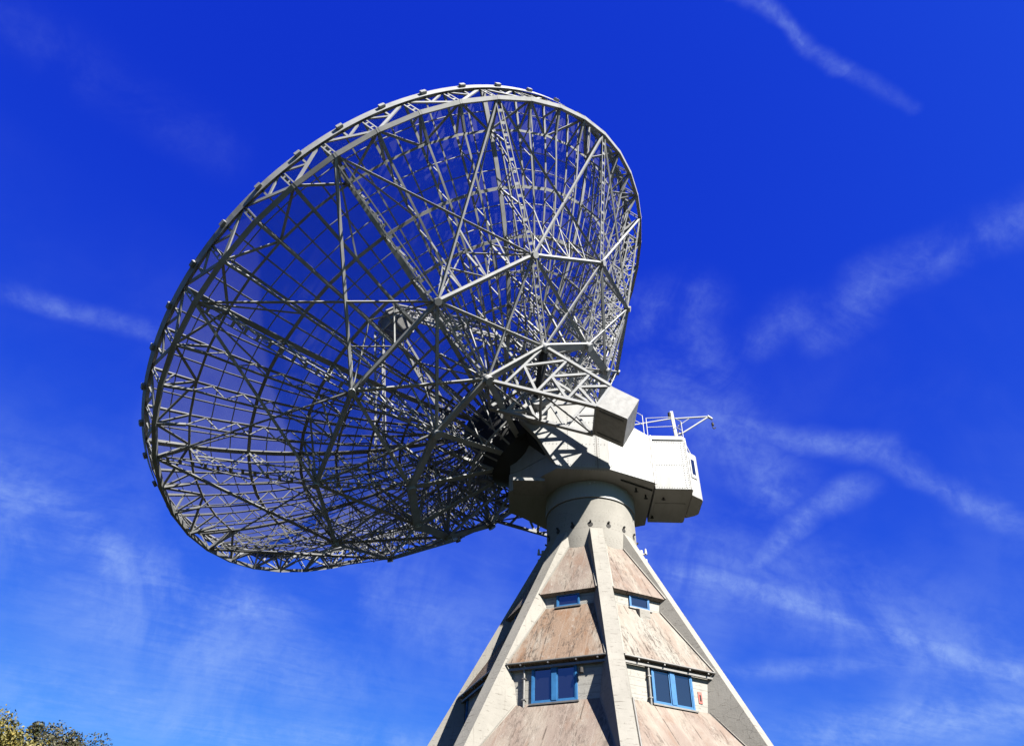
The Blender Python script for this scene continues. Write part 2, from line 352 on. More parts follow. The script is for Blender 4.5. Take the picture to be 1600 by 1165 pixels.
# ------------------------------------------------------------------ mesh helper
class MB:
    def __init__(s): s.v = []; s.f = []; s.sm = []; s.mi = []
    def add(s, vs, fs, smooth=False, mi=0):
        o = len(s.v); s.v += [tuple(x) for x in vs]
        for f in fs: s.f.append(tuple(i + o for i in f)); s.sm.append(smooth); s.mi.append(mi)
    def hexa(s, p, mi=0):
        """8 points: bottom ring 0-3, top ring 4-7"""
        s.add(p, [(3, 2, 1, 0), (4, 5, 6, 7), (0, 1, 5, 4), (1, 2, 6, 5), (2, 3, 7, 6), (3, 0, 4, 7)], mi=mi)
    def box(s, x0, x1, y0, y1, z0, z1, mi=0):
        s.hexa([(x0, y0, z0), (x1, y0, z0), (x1, y1, z0), (x0, y1, z0), (x0, y0, z1), (x1, y0, z1), (x1, y1, z1), (x0, y1, z1)], mi)
    def beam(s, a, b, w, h=None, up=(0, 0, 1), ext=0.0):
        a = Vector(a); b = Vector(b); h = h or w
        d = (b - a)
        if d.length < 1e-5: return
        d.normalize(); a = a - d * ext; b = b + d * ext
        u = Vector(up); x = d.cross(u)
        if x.length < 1e-3: x = d.cross(Vector((1, 0.3, 0)))
        x.normalize(); y = x.cross(d)
        x *= w / 2; y *= h / 2
        s.hexa([a - x - y, a + x - y, a + x + y, a - x + y, b - x - y, b + x - y, b + x + y, b - x + y])
    def ladder(s, a, b, width, rail, step, up):
        """laced double member: two rails and batten plates"""
        a = Vector(a); b = Vector(b); d = (b - a); n = d.normalized(); x = n.cross(Vector(up)).normalized() * width / 2
        s.beam(a - x, b - x, rail * 0.8, rail * 0.6, up); s.beam(a + x, b + x, rail * 0.8, rail * 0.6, up)
        k = max(2, int(d.length / step))
        for i in range(1, k):
            c = a + d * (i / k)
            s.beam(c - x, c + x, step * 0.24, rail * 0.35, up)
    def tube(s, a, b, r0, r1=None, n=10, cap=True, smooth=True):
        a = Vector(a); b = Vector(b); r1 = r0 if r1 is None else r1
        d = (b - a).normalized(); x = d.cross(Vector((0, 0, 1)))
        if x.length < 1e-3: x = Vector((1, 0, 0))
        x.normalize(); y = d.cross(x)
        ra = [a + (x * math.cos(2 * math.pi * i / n) + y * math.sin(2 * math.pi * i / n)) * r0 for i in range(n)]
        rb = [b + (x * math.cos(2 * math.pi * i / n) + y * math.sin(2 * math.pi * i / n)) * r1 for i in range(n)]
        s.add(ra + rb, [(i, (i + 1) % n, n + (i + 1) % n, n + i) for i in range(n)], smooth)
        if cap:
            s.add(ra, [tuple(reversed(range(n)))]); s.add(rb, [tuple(range(n))])
    def path(s, pts, r, n=6):
        for a, b in zip(pts, pts[1:]): s.tube(a, b, r, r, n)
    def prism(s, poly, axis, t0, t1, mi=0):
        """extrude a 2-D polygon along axis (0, 1 or 2)"""
        n = len(poly)
        def p3(p, t):
            q = list(p); q.insert(axis, t); return tuple(q)
        A = [p3(p, t0) for p in poly]; B = [p3(p, t1) for p in poly]
        s.add(A + B, [tuple(reversed(range(n))), tuple(range(n, 2 * n))] + [(i, (i + 1) % n, n + (i + 1) % n, n + i) for i in range(n)], mi=mi)
    def build(s, name, mat, parent=None, bevel=0.0):
        me = bpy.data.meshes.new(name)
        me.from_pydata(s.v, [], s.f)
        me.validate()
        for mt in (mat if isinstance(mat, (list, tuple)) else [mat]): me.materials.append(mt)
        if len(me.polygons) == len(s.f):
            for p, sm, mi in zip(me.polygons, s.sm, s.mi): p.use_smooth = sm; p.material_index = mi
        import bmesh
        bm = bmesh.new(); bm.from_mesh(me)
        bmesh.ops.recalc_face_normals(bm, faces=bm.faces)
        if bevel: 
            ed = [e for e in bm.edges if len(e.link_faces) == 2 and e.calc_face_angle(0) > 0.4]
            bmesh.ops.bevel(bm, geom=ed, offset=bevel, segments=2, affect='EDGES', clamp_overlap=True)
        uvl = bm.loops.layers.uv.new("UVMap")
        for f in bm.faces:                        # metres: u across, v along the fall line
            nrm = f.normal
            tu = Vector((0, 0, 1)).cross(nrm)
            tu = Vector((1, 0, 0)) if tu.length < 0.05 else tu.normalized()
            tv = nrm.cross(tu)
            for lp in f.loops: lp[uvl].uv = (lp.vert.co.dot(tu), lp.vert.co.dot(tv))
        bm.to_mesh(me); bm.free()
        o = bpy.data.objects.new(name, me); COL.objects.link(o)
        if parent: o.parent = parent
        return o
def thing(name, label, cat, mat4, group=None):
    o = bpy.data.objects.new(name, None); COL.objects.link(o)
    o.matrix_world = mat4; o['label'] = label; o['category'] = cat
    o.empty_display_size = 0.5
    if group: o['group'] = group
    return o
def spin(src, ang, parent=None):
    """copy of a part turned about its thing's local z"""
    c = src.copy(); COL.objects.link(c); c.parent = parent or src.parent
    c.rotation_euler = (0, 0, ang)
    for ch in src.children:
        d = ch.copy(); COL.objects.link(d); d.parent = c
    return c

# ------------------------------------------------------------------ places
TX = Vector((0, 23.7558678, 0))                    # foot of the tower axis
PHI = 0.1171177                                    # turn of the front rib
FW = Vector((-0.99636728, -0.08516009, 0))         # heading of the dish

# ------------------------------------------------------------------ ground
g = MB(); S = 2500
g.add([(-S, -S, 0), (S, -S, 0), (S, S, 0), (-S, S, 0)], [(0, 1, 2, 3)])
o = g.build("ground", M_GROUND); o['kind'] = 'structure'
g = MB(); n = 48
g.add([(TX.x + 9.5 * math.cos(2 * math.pi * i / n), TX.y + 9.5 * math.sin(2 * math.pi * i / n), 0.004) for i in range(n)], [tuple(range(n))])
o = g.build("paving", M_PAVE); o['kind'] = 'structure'

# ------------------------------------------------------------------ tower
tower = thing("concrete_tower", "ribbed octagonal concrete tower with pinkish sloping panels and blue framed windows", "tower",
              Matrix.Translation(TX) @ Matrix.Rotation(PHI - math.pi / 2, 4, 'Z'))
C8 = math.cos(math.pi / 8); TAN8 = math.tan(math.pi / 8)
def rrib(z): return 1.032 + 0.5277 * (15.32 - z)
TIERS = [((1.57, 13.6), (2.86, 11.42)), ((2.72, 11.0), (4.07, 8.92)), ((3.93, 7.86), (5.62, 5.75)), ((5.42, 4.55), (7.3, 2.4))]
WALLS = [(2.70, 10.93, 11.45), (3.91, 7.8, 8.95), (5.40, 4.5, 5.8), (7.1, 0.0, 2.45)]
SPLAY = 0.24
def panel_half(a, z):
    """half width of a panel at apothem a and height z: up to the rib's flank"""
    r = rrib(z); xe = r * C8 + 0.0823; ue = r * math.sin(math.pi / 8) - 0.1986
    s = max(0.0, (xe - a) / C8)
    return ue - 0.383 * s - SPLAY * s + 0.03 * min(1, s / 0.1)
def octring(ap, z): return [(ap / C8 * math.cos(k * math.pi / 4), ap / C8 * math.sin(k * math.pi / 4), z) for k in range(8)]
w = MB()
for (ap, z0, z1) in WALLS:
    w.add(octring(ap, z0) + octring(ap, z1), [(k, (k + 1) % 8, 8 + (k + 1) % 8, 8 + k) for k in range(8)])
w.build("wall", M_WALL, tower)
w = MB()                                            # column, drum band and core
n = 72
def ringz(mb, prof, n=72):
    for (r0, z0), (r1, z1) in zip(prof, prof[1:]):
        A = [(r0 * math.cos(2 * math.pi * i / n), r0 * math.sin(2 * math.pi * i / n), z0) for i in range(n)]
        B = [(r1 * math.cos(2 * math.pi * i / n), r1 * math.sin(2 * math.pi * i / n), z1) for i in range(n)]
        mb.add(A + B, [(i, (i + 1) % n, n + (i + 1) % n, n + i) for i in range(n)], True)
ringz(w, [(1.61, 12.9), (1.61, 15.41)]); ringz(w, [(1.61, 15.41), (1.50, 15.412)])
w.build("shaft", M_CONC, tower)
# sloping panels: slabs of 0.14 m with an eave
def slope_slab(t):
    (a0, z0), (a1, z1) = t
    d = Vector((a1 - a0, 0, z1 - z0)).normalized(); nr = Vector((-d.z, 0, d.x)) * 0.13
    p = MB()
    def pt(a, z): 
        h = panel_half(a, z)
        return (a, -h, z), (a, h, z)
    i0 = (a0 - nr.x, z0 - nr.z); i1 = (a1 - nr.x, z1 - nr.z)
    Cc, D = pt(a0, z0), pt(a1, z1)
    A = tuple((i0[0], y[1], i0[1]) for y in Cc); B = tuple((i1[0], y[1], i1[1]) for y in D)
    p.hexa([A[0], B[0], B[1], A[1], Cc[0], D[0], D[1], Cc[1]])
    return p
FACE_MAT = {  # tier -> material per face index (0 = right of the front rib, 7 = left of it)
    0: [0, 0, 2, 0, 2, 0, 0, 0], 1: [2, 1, 2, 0, 1, 2, 1, 1], 2: [0, 0, 2, 0, 1, 0, 0, 0], 3: [0, 2, 0, 1, 0, 2, 0, 0]}
for ti, t in enumerate(TIERS):
    for k in range(8):
        o = slope_slab(t).build("sloping_panel", M_SLOPE[FACE_MAT[ti][k]], tower)
        o.rotation_euler = (0, 0, (k + 0.5) * math.pi / 4)
# gutters under the two lower eaves
for ti in (1, 2):
    a, z = TIERS[ti][1]
    p = MB()
    hh = panel_half(a, z) - .03
    p.box(a - 0.10, a - 0.035, -hh, hh, z - 0.175, z - 0.115)
    p.tube((a + 0.035, -hh, z - 0.02), (a + 0.035, hh, z - 0.02), 0.03, n=8)
    for y in (-1.0, -0.2, 0.6, 1.2): p.box(a - 0.02, a + 0.05, y - 0.02, y + 0.02, z - 0.09, z - 0.05)
    src = p.build("gutter", M_GUTTER, tower); src.rotation_euler = (0, 0, math.pi / 8)
    for k in range(1, 8): spin(src, (k + 0.5) * math.pi / 4)
# ribs
p = MB()
RW_ = 0.215
zt = 14.22; prof = [(zt, rrib(zt)), (11.3, rrib(11.3)), (8.5, rrib(8.5)), (4.5, rrib(4.5)), (0, rrib(0))]
for (za, ra), (zb, rb) in zip(prof, prof[1:]):
    ia, ib = max(0.9, ra - 1.5), max(0.9, rb - 1.5)
    top = za == zt; bot = zb == 0
    ws = RW_
    wa, wb = ws + SPLAY * (ra - ia), ws + SPLAY * (rb - ib)
    V = [(ib, -wb, zb), (rb, -ws, zb), (rb, ws, zb), (ib, wb, zb), (ia, -wa, za), (ra, -ws, za), (ra, ws, za), (ia, wa, za)]
    F = [(0, 1, 5, 4), (1, 2, 6, 5), (2, 3, 7, 6)]
    if top: F.append((4, 5, 6, 7))
    p.add(V, F)
import bmesh as _bm
src = p.build("rib", M_CONC, tower)
for k in range(1, 8): spin(src, k * math.pi / 4)
# raised kerb where each panel meets a rib's flank
p = MB()
for (a0, z0), (a1, z1) in TIERS[:3]:
    for s in (-1, 1):
        u0, u1 = panel_half(a0, z0) - 0.02, panel_half(a1, z1) - 0.03
        p.beam((a0 + .01, s * u0, z0 + .01), (a1 + .005, s * u1, z1 + .01), 0.05, 0.06, (1, 0, .6))
src = p.build("kerb", M_CONC, tower); src.rotation_euler = (0, 0, math.pi / 8)
for k in range(1, 8): spin(src, (k + .5) * math.pi / 4)

# windows
def window(face, ap, u0, u1, z0, z1, panes, parent):
    fr = MB(); x0, x1 = ap - 0.01, ap + 0.055; b = 0.055 if panes == 2 else 0.04
    fr.box(x0, x1, u0, u1, z0, z0 + b); fr.box(x0, x1, u0, u1, z1 - b, z1)
    fr.box(x0, x1, u0, u0 + b, z0 + b, z1 - b); fr.box(x0, x1, u1 - b, u1, z0 + b, z1 - b)
    if panes == 2:
        um = (u0 + u1) / 2; fr.box(x0, x1 + 0.012, um - 0.07, um + 0.07, z0 + b, z1 - b)
    # inner sash edge
    spans = [(u0 + b, u1 - b)] if panes == 1 else [(u0 + b, (u0 + u1) / 2 - 0.07), ((u0 + u1) / 2 + 0.07, u1 - b)]
    o = fr.build("window", M_BLUE, parent); o.rotation_euler = (0, 0, (face + 0.5) * math.pi / 4)
    for (a, c) in spans:
        g = MB(); g.box(x0 + 0.012, x0 + 0.03, a, c, z0 + b, z1 - b)
        g.build("pane", M_GLASS, o)
        s = MB()
        s.box(x0 + 0.03, x1 - 0.012, a, a + 0.03, z0 + b, z1 - b); s.box(x0 + 0.03, x1 - 0.012, c - 0.03, c, z0 + b, z1 - b)
        s.box(x0 + 0.03, x1 - 0.012, a + 0.03, c - 0.03, z0 + b, z0 + b + 0.03)
        s.build("sash", M_BLUE, o)
    sl = MB(); sl.box(ap - 0.005, ap + 0.12, u0 - 0.05, u1 + 0.05, z0 - 0.045, z0 - 0.002)
    sl.build("sill", M_GUTTER, o)
    return o
for k in range(8):
    cu = {7: (-0.72, 0.57), 0: (-0.55, 0.73), 6: (-1.95, -1.0)}.get(k, (-0.6, 0.7))
    window(k, 3.91, cu[0], cu[1], 7.84, 8.80, 2 if cu[1] - cu[0] > 1 else 1, tower)
    cu = {7: (-0.40, 0.33), 0: (-0.30, 0.40)}.get(k, (-0.35, 0.35))
    window(k, 2.70, cu[0], cu[1], 10.98, 11.38, 1, tower)
# reveals beside the upper windows stand proud as blocks
def on_face(mb, name, mat, k, parent=tower):
    o = mb.build(name, mat, parent); o.rotation_euler = (0, 0, (k + 0.5) * math.pi / 4); return o
for k in (7, 0):
    p = MB(); u = -0.93 if k == 7 else -0.65
    p.tube((3.98, u, 7.7), (3.98, u, 8.88), 0.035, n=8); 
    for z in (7.95, 8.5): p.box(3.91, 4.02, u - 0.05, u + 0.05, z, z + 0.03)
    on_face(p, "downpipe", M_GUTTER, k)
p = MB(); p.tube((3.91, 0.72, 8.66), (4.06, 0.72, 8.60), 0.03, n=8); p.tube((4.04, 0.72, 8.64), (4.04, 0.72, 8.50), 0.05, 0.065, n=10)
on_face(p, "wall_lamp", M_DARK, 7)
p = MB(); p.box(3.905, 3.93, 0.90, 1.02, 8.08, 8.38); o = on_face(p, "red_plate", M_RED, 0)
p = MB(); p.box(3.93, 3.942, 0.935, 0.985, 8.14, 8.3); q = p.build("keyhole_cover", M_DARK, o)
p = MB(); p.prism([(2.72, 11.0), (2.99, 10.86), (2.99, 10.56), (2.72, 10.94)], 1, -0.12, 0.24); o = on_face(p, "vent_hood", M_CONC, 0)
# drain spouts round the shaft
p = MB(); r = 1.612
p.tube((r - 0.05, 0, 14.36), (r + 0.006, 0, 14.36), 0.085, n=16)  # flat dark disc: the shade inside the niche is put into its colour
p.prism([(r - 0.02, 14.36 + 0.05), (r + 0.07, 14.36 + 0.10), (r + 0.07, 14.36 + 0.14), (r - 0.02, 14.36 + 0.12)], 1, -0.03, 0.03)
src = p.build("drain_spout", M_DARK, tower); src.rotation_euler = (0, 0, -PHI)
for k in range(1, 16): spin(src, -PHI + k * math.pi / 8)
# insulator brackets at the shaft's sides
p = MB()
for z in (13.55, 13.95):
    p.beam((1.6, 0, z), (1.95, 0, z), 0.05); p.tube((1.9, 0, z), (1.9, 0, z + 0.2), 0.05, 0.03, 10); p.tube((1.74, 0, z), (1.74, 0, z + 0.16), 0.045, 0.03, 10)
p.beam((1.78, 0, 13.4), (1.78, 0, 14.1), 0.04)
src = p.build("insulator_bracket", M_WHITE, tower); src.rotation_euler = (0, 0, math.radians(78) )
src2 = spin(src, math.radians(-88)); 
# conduit on the foot of the front rib
p = MB(); u = 0.28
p.path([(rrib(7.6) - 0.12, u, 7.6), (rrib(6.3) - 0.12, u, 6.3), (rrib(3) - 0.12, u, 3.0)], 0.03, 8)
p.build("conduit", M_GUTTER, tower)
# door at the foot, away from the road
p = MB(); p.box(7.09, 7.16, -0.6, 0.6, 0, 2.1); o = on_face(p, "door", M_BLUE, 5)
p = MB(); p.tube((7.16, 0.45, 1.02), (7.22, 0.45, 1.02), 0.02); p.tube((7.22, 0.45, 1.02), (7.22, 0.3, 1.02), 0.015); p.build("handle", M_DARK, o)

# ------------------------------------------------------------------ cabin (x = heading of the dish, y = towards the camera, z = up)
CAB = Matrix(((FW.x, 0.08516009, 0, TX.x), (FW.y, -0.99636728, 0, TX.y), (0, 0, 1, 0), (0, 0, 0, 1)))
cabin = thing("control_cabin", "riveted white cabin with crane and railing on top of the concrete tower", "cabin", CAB)
ZB = 16.13
p = MB()                                            # turning drum under the cabin
ringz(p, [(1.5, 15.44), (1.655, 15.442), (1.655, 16.12), (1.2, 16.125)])
p.build("turning_drum", M_CABIN, cabin)
# underside and body: plan polygon from the front to the tapered rear
PLAN = [(3.05, 0.75), (2.6, 1.05), (1.3, 2.35), (-0.55, 2.31), (-2.25, 1.51), (-2.25, -1.45), (-0.55, -2.2), (1.3, -2.25), (2.6, -1.05), (3.05, -0.75)]  # near front corner cut back from the sun to stand for cast shade
p = MB(); p.prism(PLAN, 2, ZB, 16.9); p.build("floor_deck", M_CABIN, cabin, 0.015)
p = MB(); p.prism([(1.28, 2.05), (1.32, 2.31), (2.57, 1.06), (3.02, 0.77), (3.02, -0.77), (2.57, -1.06), (1.32, -2.21), (1.28, -1.95)], 2, 16.905, 18.2); p.build("front_wall", M_CABIN, cabin, 0.015)  # turned away from the sun: its dark face stands in for a cast shadow
def side_wall(y0, y1):
    q = MB()
    q.prism([(1.3, 16.2), (2.05, 17.55), (2.72, 18.35), (2.66, 18.9), (2.1, 19.45), (1.45, 19.72), (0.95, 19.55), (0.35, 19.05), (-0.55, 18.72), (-0.55, 16.15)], 1, y0, y1)  # slanted front edge follows the edge of a cast shadow
    return q
near = side_wall(2.06, 2.36).build("side_wall", M_CABIN, cabin, 0.02)
side_wall(-2.26, -1.96).build("side_wall", M_CABIN, cabin, 0.02)
def taper(s, ya, yb):
    q = MB(); th = 0.14
    P0, P1 = (-0.555, ya * s), (-2.25, yb * s)
    V = [(P0[0], P0[1], 16.14), (P1[0], P1[1], 16.14), (P1[0], P1[1] - th * s, 16.14), (P0[0], P0[1] - th * s, 16.14),
         (P0[0], P0[1], 18.72), (P1[0], P1[1], 18.22), (P1[0], P1[1] - th * s, 18.22), (P0[0], P0[1] - th * s, 18.72)]
    q.hexa(V); return q
taper(1, 2.33, 1.53).build("tapered_wall", M_CABIN, cabin, 0.01); taper(-1, 2.22, 1.47).build("tapered_wall", M_CABIN, cabin, 0.01)
p = MB(); p.hexa([(-2.24, -1.3, 18.16), (-0.5, -2.0, 18.66), (-0.5, 2.1, 18.66), (-2.24, 1.38, 18.16), (-2.24, -1.3, 18.22), (-0.5, -2.0, 18.72), (-0.5, 2.1, 18.72), (-2.24, 1.38, 18.22)])
p.build("roof_deck", M_CABIN, cabin)
p = MB(); p.box(-0.5, 1.27, -1.94, 2.04, 16.92, 18.3); p.build("machine_room", M_CABIN, cabin, 0.02)
# rear box
p = MB(); p.prism([(-2.29, 1.29), (-3.60, 1.29), (-3.66, 1.23), (-3.66, -1.02), (-3.60, -1.08), (-2.29, -1.08)], 2, 16.05, 18.22); p.build("rear_room", M_CABIN, cabin, 0.012)
p = MB(); p.prism([(-2.27, 1.33), (-3.50, 1.33), (-3.66, 1.2), (-3.70, -1.05), (-2.27, -1.11)], 2, 18.225, 18.42); p.build("roof_edge", M_CABIN, cabin, 0.012)
p = MB(); p.prism([(-3.665, 0.95), (-4.06, 0.66), (-4.12, 0.55), (-4.12, -0.36), (-4.0, -0.5), (-3.665, -0.68)], 2, 16.02, 18.0); bay = p.build("rear_bay", M_CABIN, cabin, 0.012)
p = MB(); p.box(-4.135, -4.12, 0.02, 0.30, 16.95, 17.75); p.build("window_frame", M_WHITE, bay)
p = MB()
dv = Vector((-4.06 + 3.665, 0.66 - 0.95, 0)); 
def baypt(f, z, o): 
    b = Vector((-3.665, 0.95, z)) + dv * f; nn = Vector((dv.y, -dv.x, 0)).normalized() * -1
    return b + nn * (-o)
nrm = Vector((-dv.y, dv.x, 0)).normalized()
if nrm.y < 0: nrm = -nrm
def bq(f, z, o): return Vector((-3.665, 0.95, z)) + dv * f + nrm * o
p.hexa([bq(.22, 16.85, .004), bq(.82, 16.85, .004), bq(.82, 17.75, .004), bq(.22, 17.75, .004), bq(.22, 16.85, .03), bq(.82, 16.85, .03), bq(.82, 17.75, .03), bq(.22, 17.75, .03)])
wf = p.build("window", M_WHITE, bay)
p = MB(); p.hexa([bq(.34, 17.0, .031), bq(.7, 17.0, .031), bq(.7, 17.68, .031), bq(.34, 17.68, .031), bq(.34, 17.0, .038), bq(.7, 17.0, .038), bq(.7, 17.68, .038), bq(.34, 17.68, .038)])
p.build("pane", M_GLASS, wf)
# plate seams and rivets
p = MB()
p.box(-0.165, -0.125, 2.358, 2.372, 16.15, 18.8)
p.beam((-2.262, 1.535, 16.1), (-2.262, 1.535, 18.25), 0.05, 0.05)
p.beam((-3.605, 1.298, 16.05), (-3.605, 1.298, 18.2), 0.02, 0.02)
p.build("plate_seam", M_GUTTER, cabin)
p = MB()
def rivets(a, b, k, nrm):
    a = Vector(a); b = Vector(b); nn = Vector(nrm).normalized()
    for i in range(k):
        c = a + (b - a) * ((i + 0.5) / k); p.tube(c, c + nn * 0.018, 0.015, 0.012, 6)
ny = (0, 1, 0); nt_ = (-(2.33 - 1.53), 2.25 - 0.555, 0); nt_ = Vector((-(0.8), 1.695, 0)).normalized()
def tp(f, z, top=False):
    zz = 16.14 + (18.72 - 16.14) * z
    zt_ = 16.14 + ((18.72 - 0.5 * f) - 16.14) * z
    return (-0.555 - 1.695 * f, 2.33 - 0.8 * f, zt_)
for z in (16.3, 17.2, 18.2): rivets((1.25 if z < 17 else 1.9, 2.36, z), (-0.5, 2.36, z), 18, ny)
for x in (-0.07, -0.22, 0.9): rivets((x, 2.36, 16.3), (x, 2.36, 18.7), 22, ny)
for f in (0.04, 0.38, 0.44, 0.95): rivets(tp(f, 0.05), tp(f, 0.96), 22, nt_)
for z in (0.06, 0.42, 0.93): rivets(tp(0.02, z), tp(0.97, z), 18, nt_)
for x in (-2.36, -3.42, -3.54): rivets((x, 1.29, 16.1), (x, 1.29, 18.15), 20, ny)
for z in (16.12, 17.1, 18.14): rivets((-2.4, 1.29, z), (-3.5, 1.29, z), 12, ny)
rivets((1.2, 2.30, 16.125), (-0.5, 2.27, 16.125), 16, (0, 0, -1))
p.build("rivet_row", M_GUTTER, cabin)
# underside: hatches, lamps, bracket
p = MB(); p.box(-3.5, -2.4, -0.30, 0.34, 16.03, 16.045); p.build("hatch", M_CABIN, cabin)
p = MB(); p.box(1.72, 2.86, 0.75, 1.75, 15.99, 16.12); p.build("hatch", M_BOX, cabin, 0.01)
p = MB()
for (x, y) in ((-2.0, 0.75), (-2.65, 0.7), (-2.4, -0.6), (-1.6, 1.2)):
    p.tube((x, y, 16.11), (x, y, 15.95), 0.035, n=8); p.beam((x - .07, y, 15.97), (x + .07, y, 15.97), 0.03)
p.build("cable_gland", M_DARK, cabin)
p = MB(); p.beam((-2.2, 1.1, 16.09), (-1.0, 1.75, 16.09), 0.04); p.build("cable_tray", M_DARK, cabin)
p = MB(); p.tube((0.1, 1.668, 15.98), (0.1, 1.69, 15.98), 0.035, n=10); p.tube((-0.06, 1.668, 16.02), (-0.06, 1.69, 16.02), 0.035, n=10); p.build("grease_nipple", M_WHITE, cabin)
# elevation bearings on the side walls
BX, BZ = 2.05, 18.45
for s, y in ((1, 2.36), (-1, -2.26)):
    q = MB(); q.tube((BX, y - s * .02, BZ), (BX, y + s * 0.28, BZ), 0.42, n=32); q.tube((BX, y + s * .28, BZ), (BX, y + s * .42, BZ), 0.26, n=24)
    q.build("elevation_bearing", M_CABIN, cabin)
q = MB()
for (x, z) in ((1.92, 19.16), (1.58, 19.42)): q.tube((x, 2.34, z), (x, 2.366, z), 0.105, n=20)
q.build("access_hole", M_DARK, cabin)  # flat dark discs, coloured for the shade inside the holes
q = MB(); q.prism([(1.2, 17.0), (1.75, 17.0), (2.4, 18.0), (2.2, 18.3), (1.2, 17.7)], 1, 1.2, 2.0); q.build("drive_gearbox", M_STEEL_SHADE, cabin)
q = MB(); q.tube((0.9, 2.36, 18.0), (0.9, 2.42, 18.0), 0.09, n=16); q.build("floodlight", M_WHITE, cabin)
# railing
p = MB(); r = 0.017
pts = [(-1.2, 1.9), (-2.05, 1.52), (-2.2, 1.42), (-3.3, 1.28), (-3.64, 1.0)]
def rz(x): return 18.72 - 0.295 * (-0.555 - x) if x > -2.25 else 18.42
for (x, y) in pts: p.tube((x, y, rz(x)), (x, y, rz(x) + 0.95), r, n=6)
for h in (0.5, 0.95):
    p.path([(x, y, rz(x) + h) for x, y in pts[:2]], r * .8, 6); p.path([(x, y, rz(x) + h) for x, y in pts[2:]], r * .8, 6)
p.path([(-3.64, 1.0, 18.92), (-3.64, -0.9, 18.92)], r, 6); p.path([(-3.64, 1.0, 19.37), (-3.64, -0.9, 19.37), (-3.64, -0.9, 18.42)], r, 6)
p.build("railing", M_WHITE, cabin)
# jib crane on the rear roof
crane = MB(); cy = 0.8
crane.beam((-3.44, cy, 18.42), (-3.36, cy, 20.02), 0.09, 0.12); crane = crane.build("crane_mast", M_WHITE, cabin)
p = MB(); p.path([(-3.37, cy, 19.66), (-4.83, cy, 19.80)], 0.035, 8); p.path([(-3.72, cy, 18.98), (-4.80, cy, 19.78)], 0.035, 8)
p.path([(-3.44, cy, 18.86), (-3.72, cy, 18.98)], 0.035, 8); p.path([(-3.55, cy, 19.30), (-4.05, cy, 19.70)], 0.014, 6)
p.tube((-4.78, cy, 19.82), (-4.95, cy, 19.68), 0.06, 0.05, 8); p.build("jib", M_WHITE, crane)
p = MB(); p.path([(-3.37, cy, 19.68), (-1.75, cy + .2, 19.16)], 0.026, 6); p.path([(-3.55, cy, 18.98), (-4.0, 0.5, 18.0)], 0.026, 6); p.path([(-1.75, cy + .2, 19.16), (-1.75, cy + .2, 18.3)], 0.024, 6); p.build("stay", M_WHITE, crane)
p = MB(); p.tube((-3.28, cy, 19.72), (-3.28, cy, 19.95), 0.07, n=10); p.tube((-3.38, cy - .08, 18.7), (-3.38, cy + .08, 18.7), 0.07, n=10); p.build("pulley", M_DARK, crane)
p = MB(); p.tube((-4.93, cy, 19.68), (-4.93, cy, 19.48), 0.008, n=6); p.tube((-4.93, cy, 19.48), (-4.93, cy, 19.36), 0.05, n=10)
p.path([(-4.93, cy, 19.36), (-4.90, cy, 19.28), (-4.95, cy, 19.2), (-5.02, cy, 19.27)], 0.02, 6); p.build("hook", M_DARK, crane)

# ------------------------------------------------------------------ the dish (local z = pointing direction, origin = centre of the rim's back chord)
DISH = Matrix(((-0.4595742514, 0.6176852546, -0.6381664623, -6.2200535), (-0.7732903469, -0.6317016236, -0.0545444613, 23.2242362),
               (-0.4368220998, 0.4684207351, 0.7679638456, 22.8065685), (0, 0, 0, 1)))
dish = thing("radio_telescope_dish", "huge steel lattice radio dish seen from behind, tilted up left of the tower", "dish", DISH)
ST = 2 * math.pi / 48
def zs(r): return -3.8 + r * r / 30.0
def P(r, j, z): return Vector((r * math.cos(j * ST), r * math.sin(j * ST), z))
def S(r, j, off=0.0):
    """point behind the reflector surface, off metres along its normal"""
    sl = r / 15.0; l = math.hypot(1, sl)
    return P(r + off * sl / l, j, zs(r) - off / l)
UP = (0, 0, 1)
HOOPS = (10.8, 9.15, 7.6, 6.45, 5.35, 4.2, 3.1)

# reflector: thin perforated sheet, panel by panel
p = MB(); rr = [1.55 + (11.9 - 1.55) * i / 14 for i in range(15)]; na = 96
V = [P(r, j / 2, zs(r) + 0.06) for r in rr for j in range(na)]
F = [(a * na + j, a * na + (j + 1) % na, (a + 1) * na + (j + 1) % na, (a + 1) * na + j) for a in range(14) for j in range(na)]
p.add(V, F, True); p.build("reflector", M_MESH, dish)

# rim box truss
p = MB()
for j in range(48):
    f0, f1 = P(11.95, j, 1.0), P(11.95, j + 1, 1.0); b0, b1 = P(12.0, j, 0), P(12.0, j + 1, 0)
    fm = (f0 + f1) / 2
    p.beam(b0, b1, 0.145, 0.145, P(1, j + .5, 0) + Vector((0, 0, -1)), 0.05)
    p.beam(f0, f1, 0.10, 0.10, P(1, j + .5, 0), 0.03)
    p.ladder(f0, b0, 0.15, 0.05, 0.3, P(1, j, 0))
    if j % 2 == 0: a, b, c = f0, b1, f1
    else: a, b, c = f1, b0, f0
    mid = (a + b) / 2
    p.beam(a, b, 0.10, 0.05, P(1, j + .5, 0)); p.beam(mid, c, 0.07, 0.05, P(1, j + .5, 0)); p.beam(mid, fm, 0.06, 0.05, P(1, j + .5, 0))
    # inner chord of the box truss on the surface
    h0, h1 = S(10.8, j), S(10.8, j + 1)
    p.beam(b0, h0, 0.09, 0.03, UP)
    if j % 2: p.beam(b0, h1, 0.09, 0.03, UP)
    else: p.beam(b1, h0, 0.09, 0.03, UP)
    p.beam(f0, h0, 0.05, 0.05, UP)
p.build("rim_truss", M_STEEL, dish)
p = MB(); n2 = 192
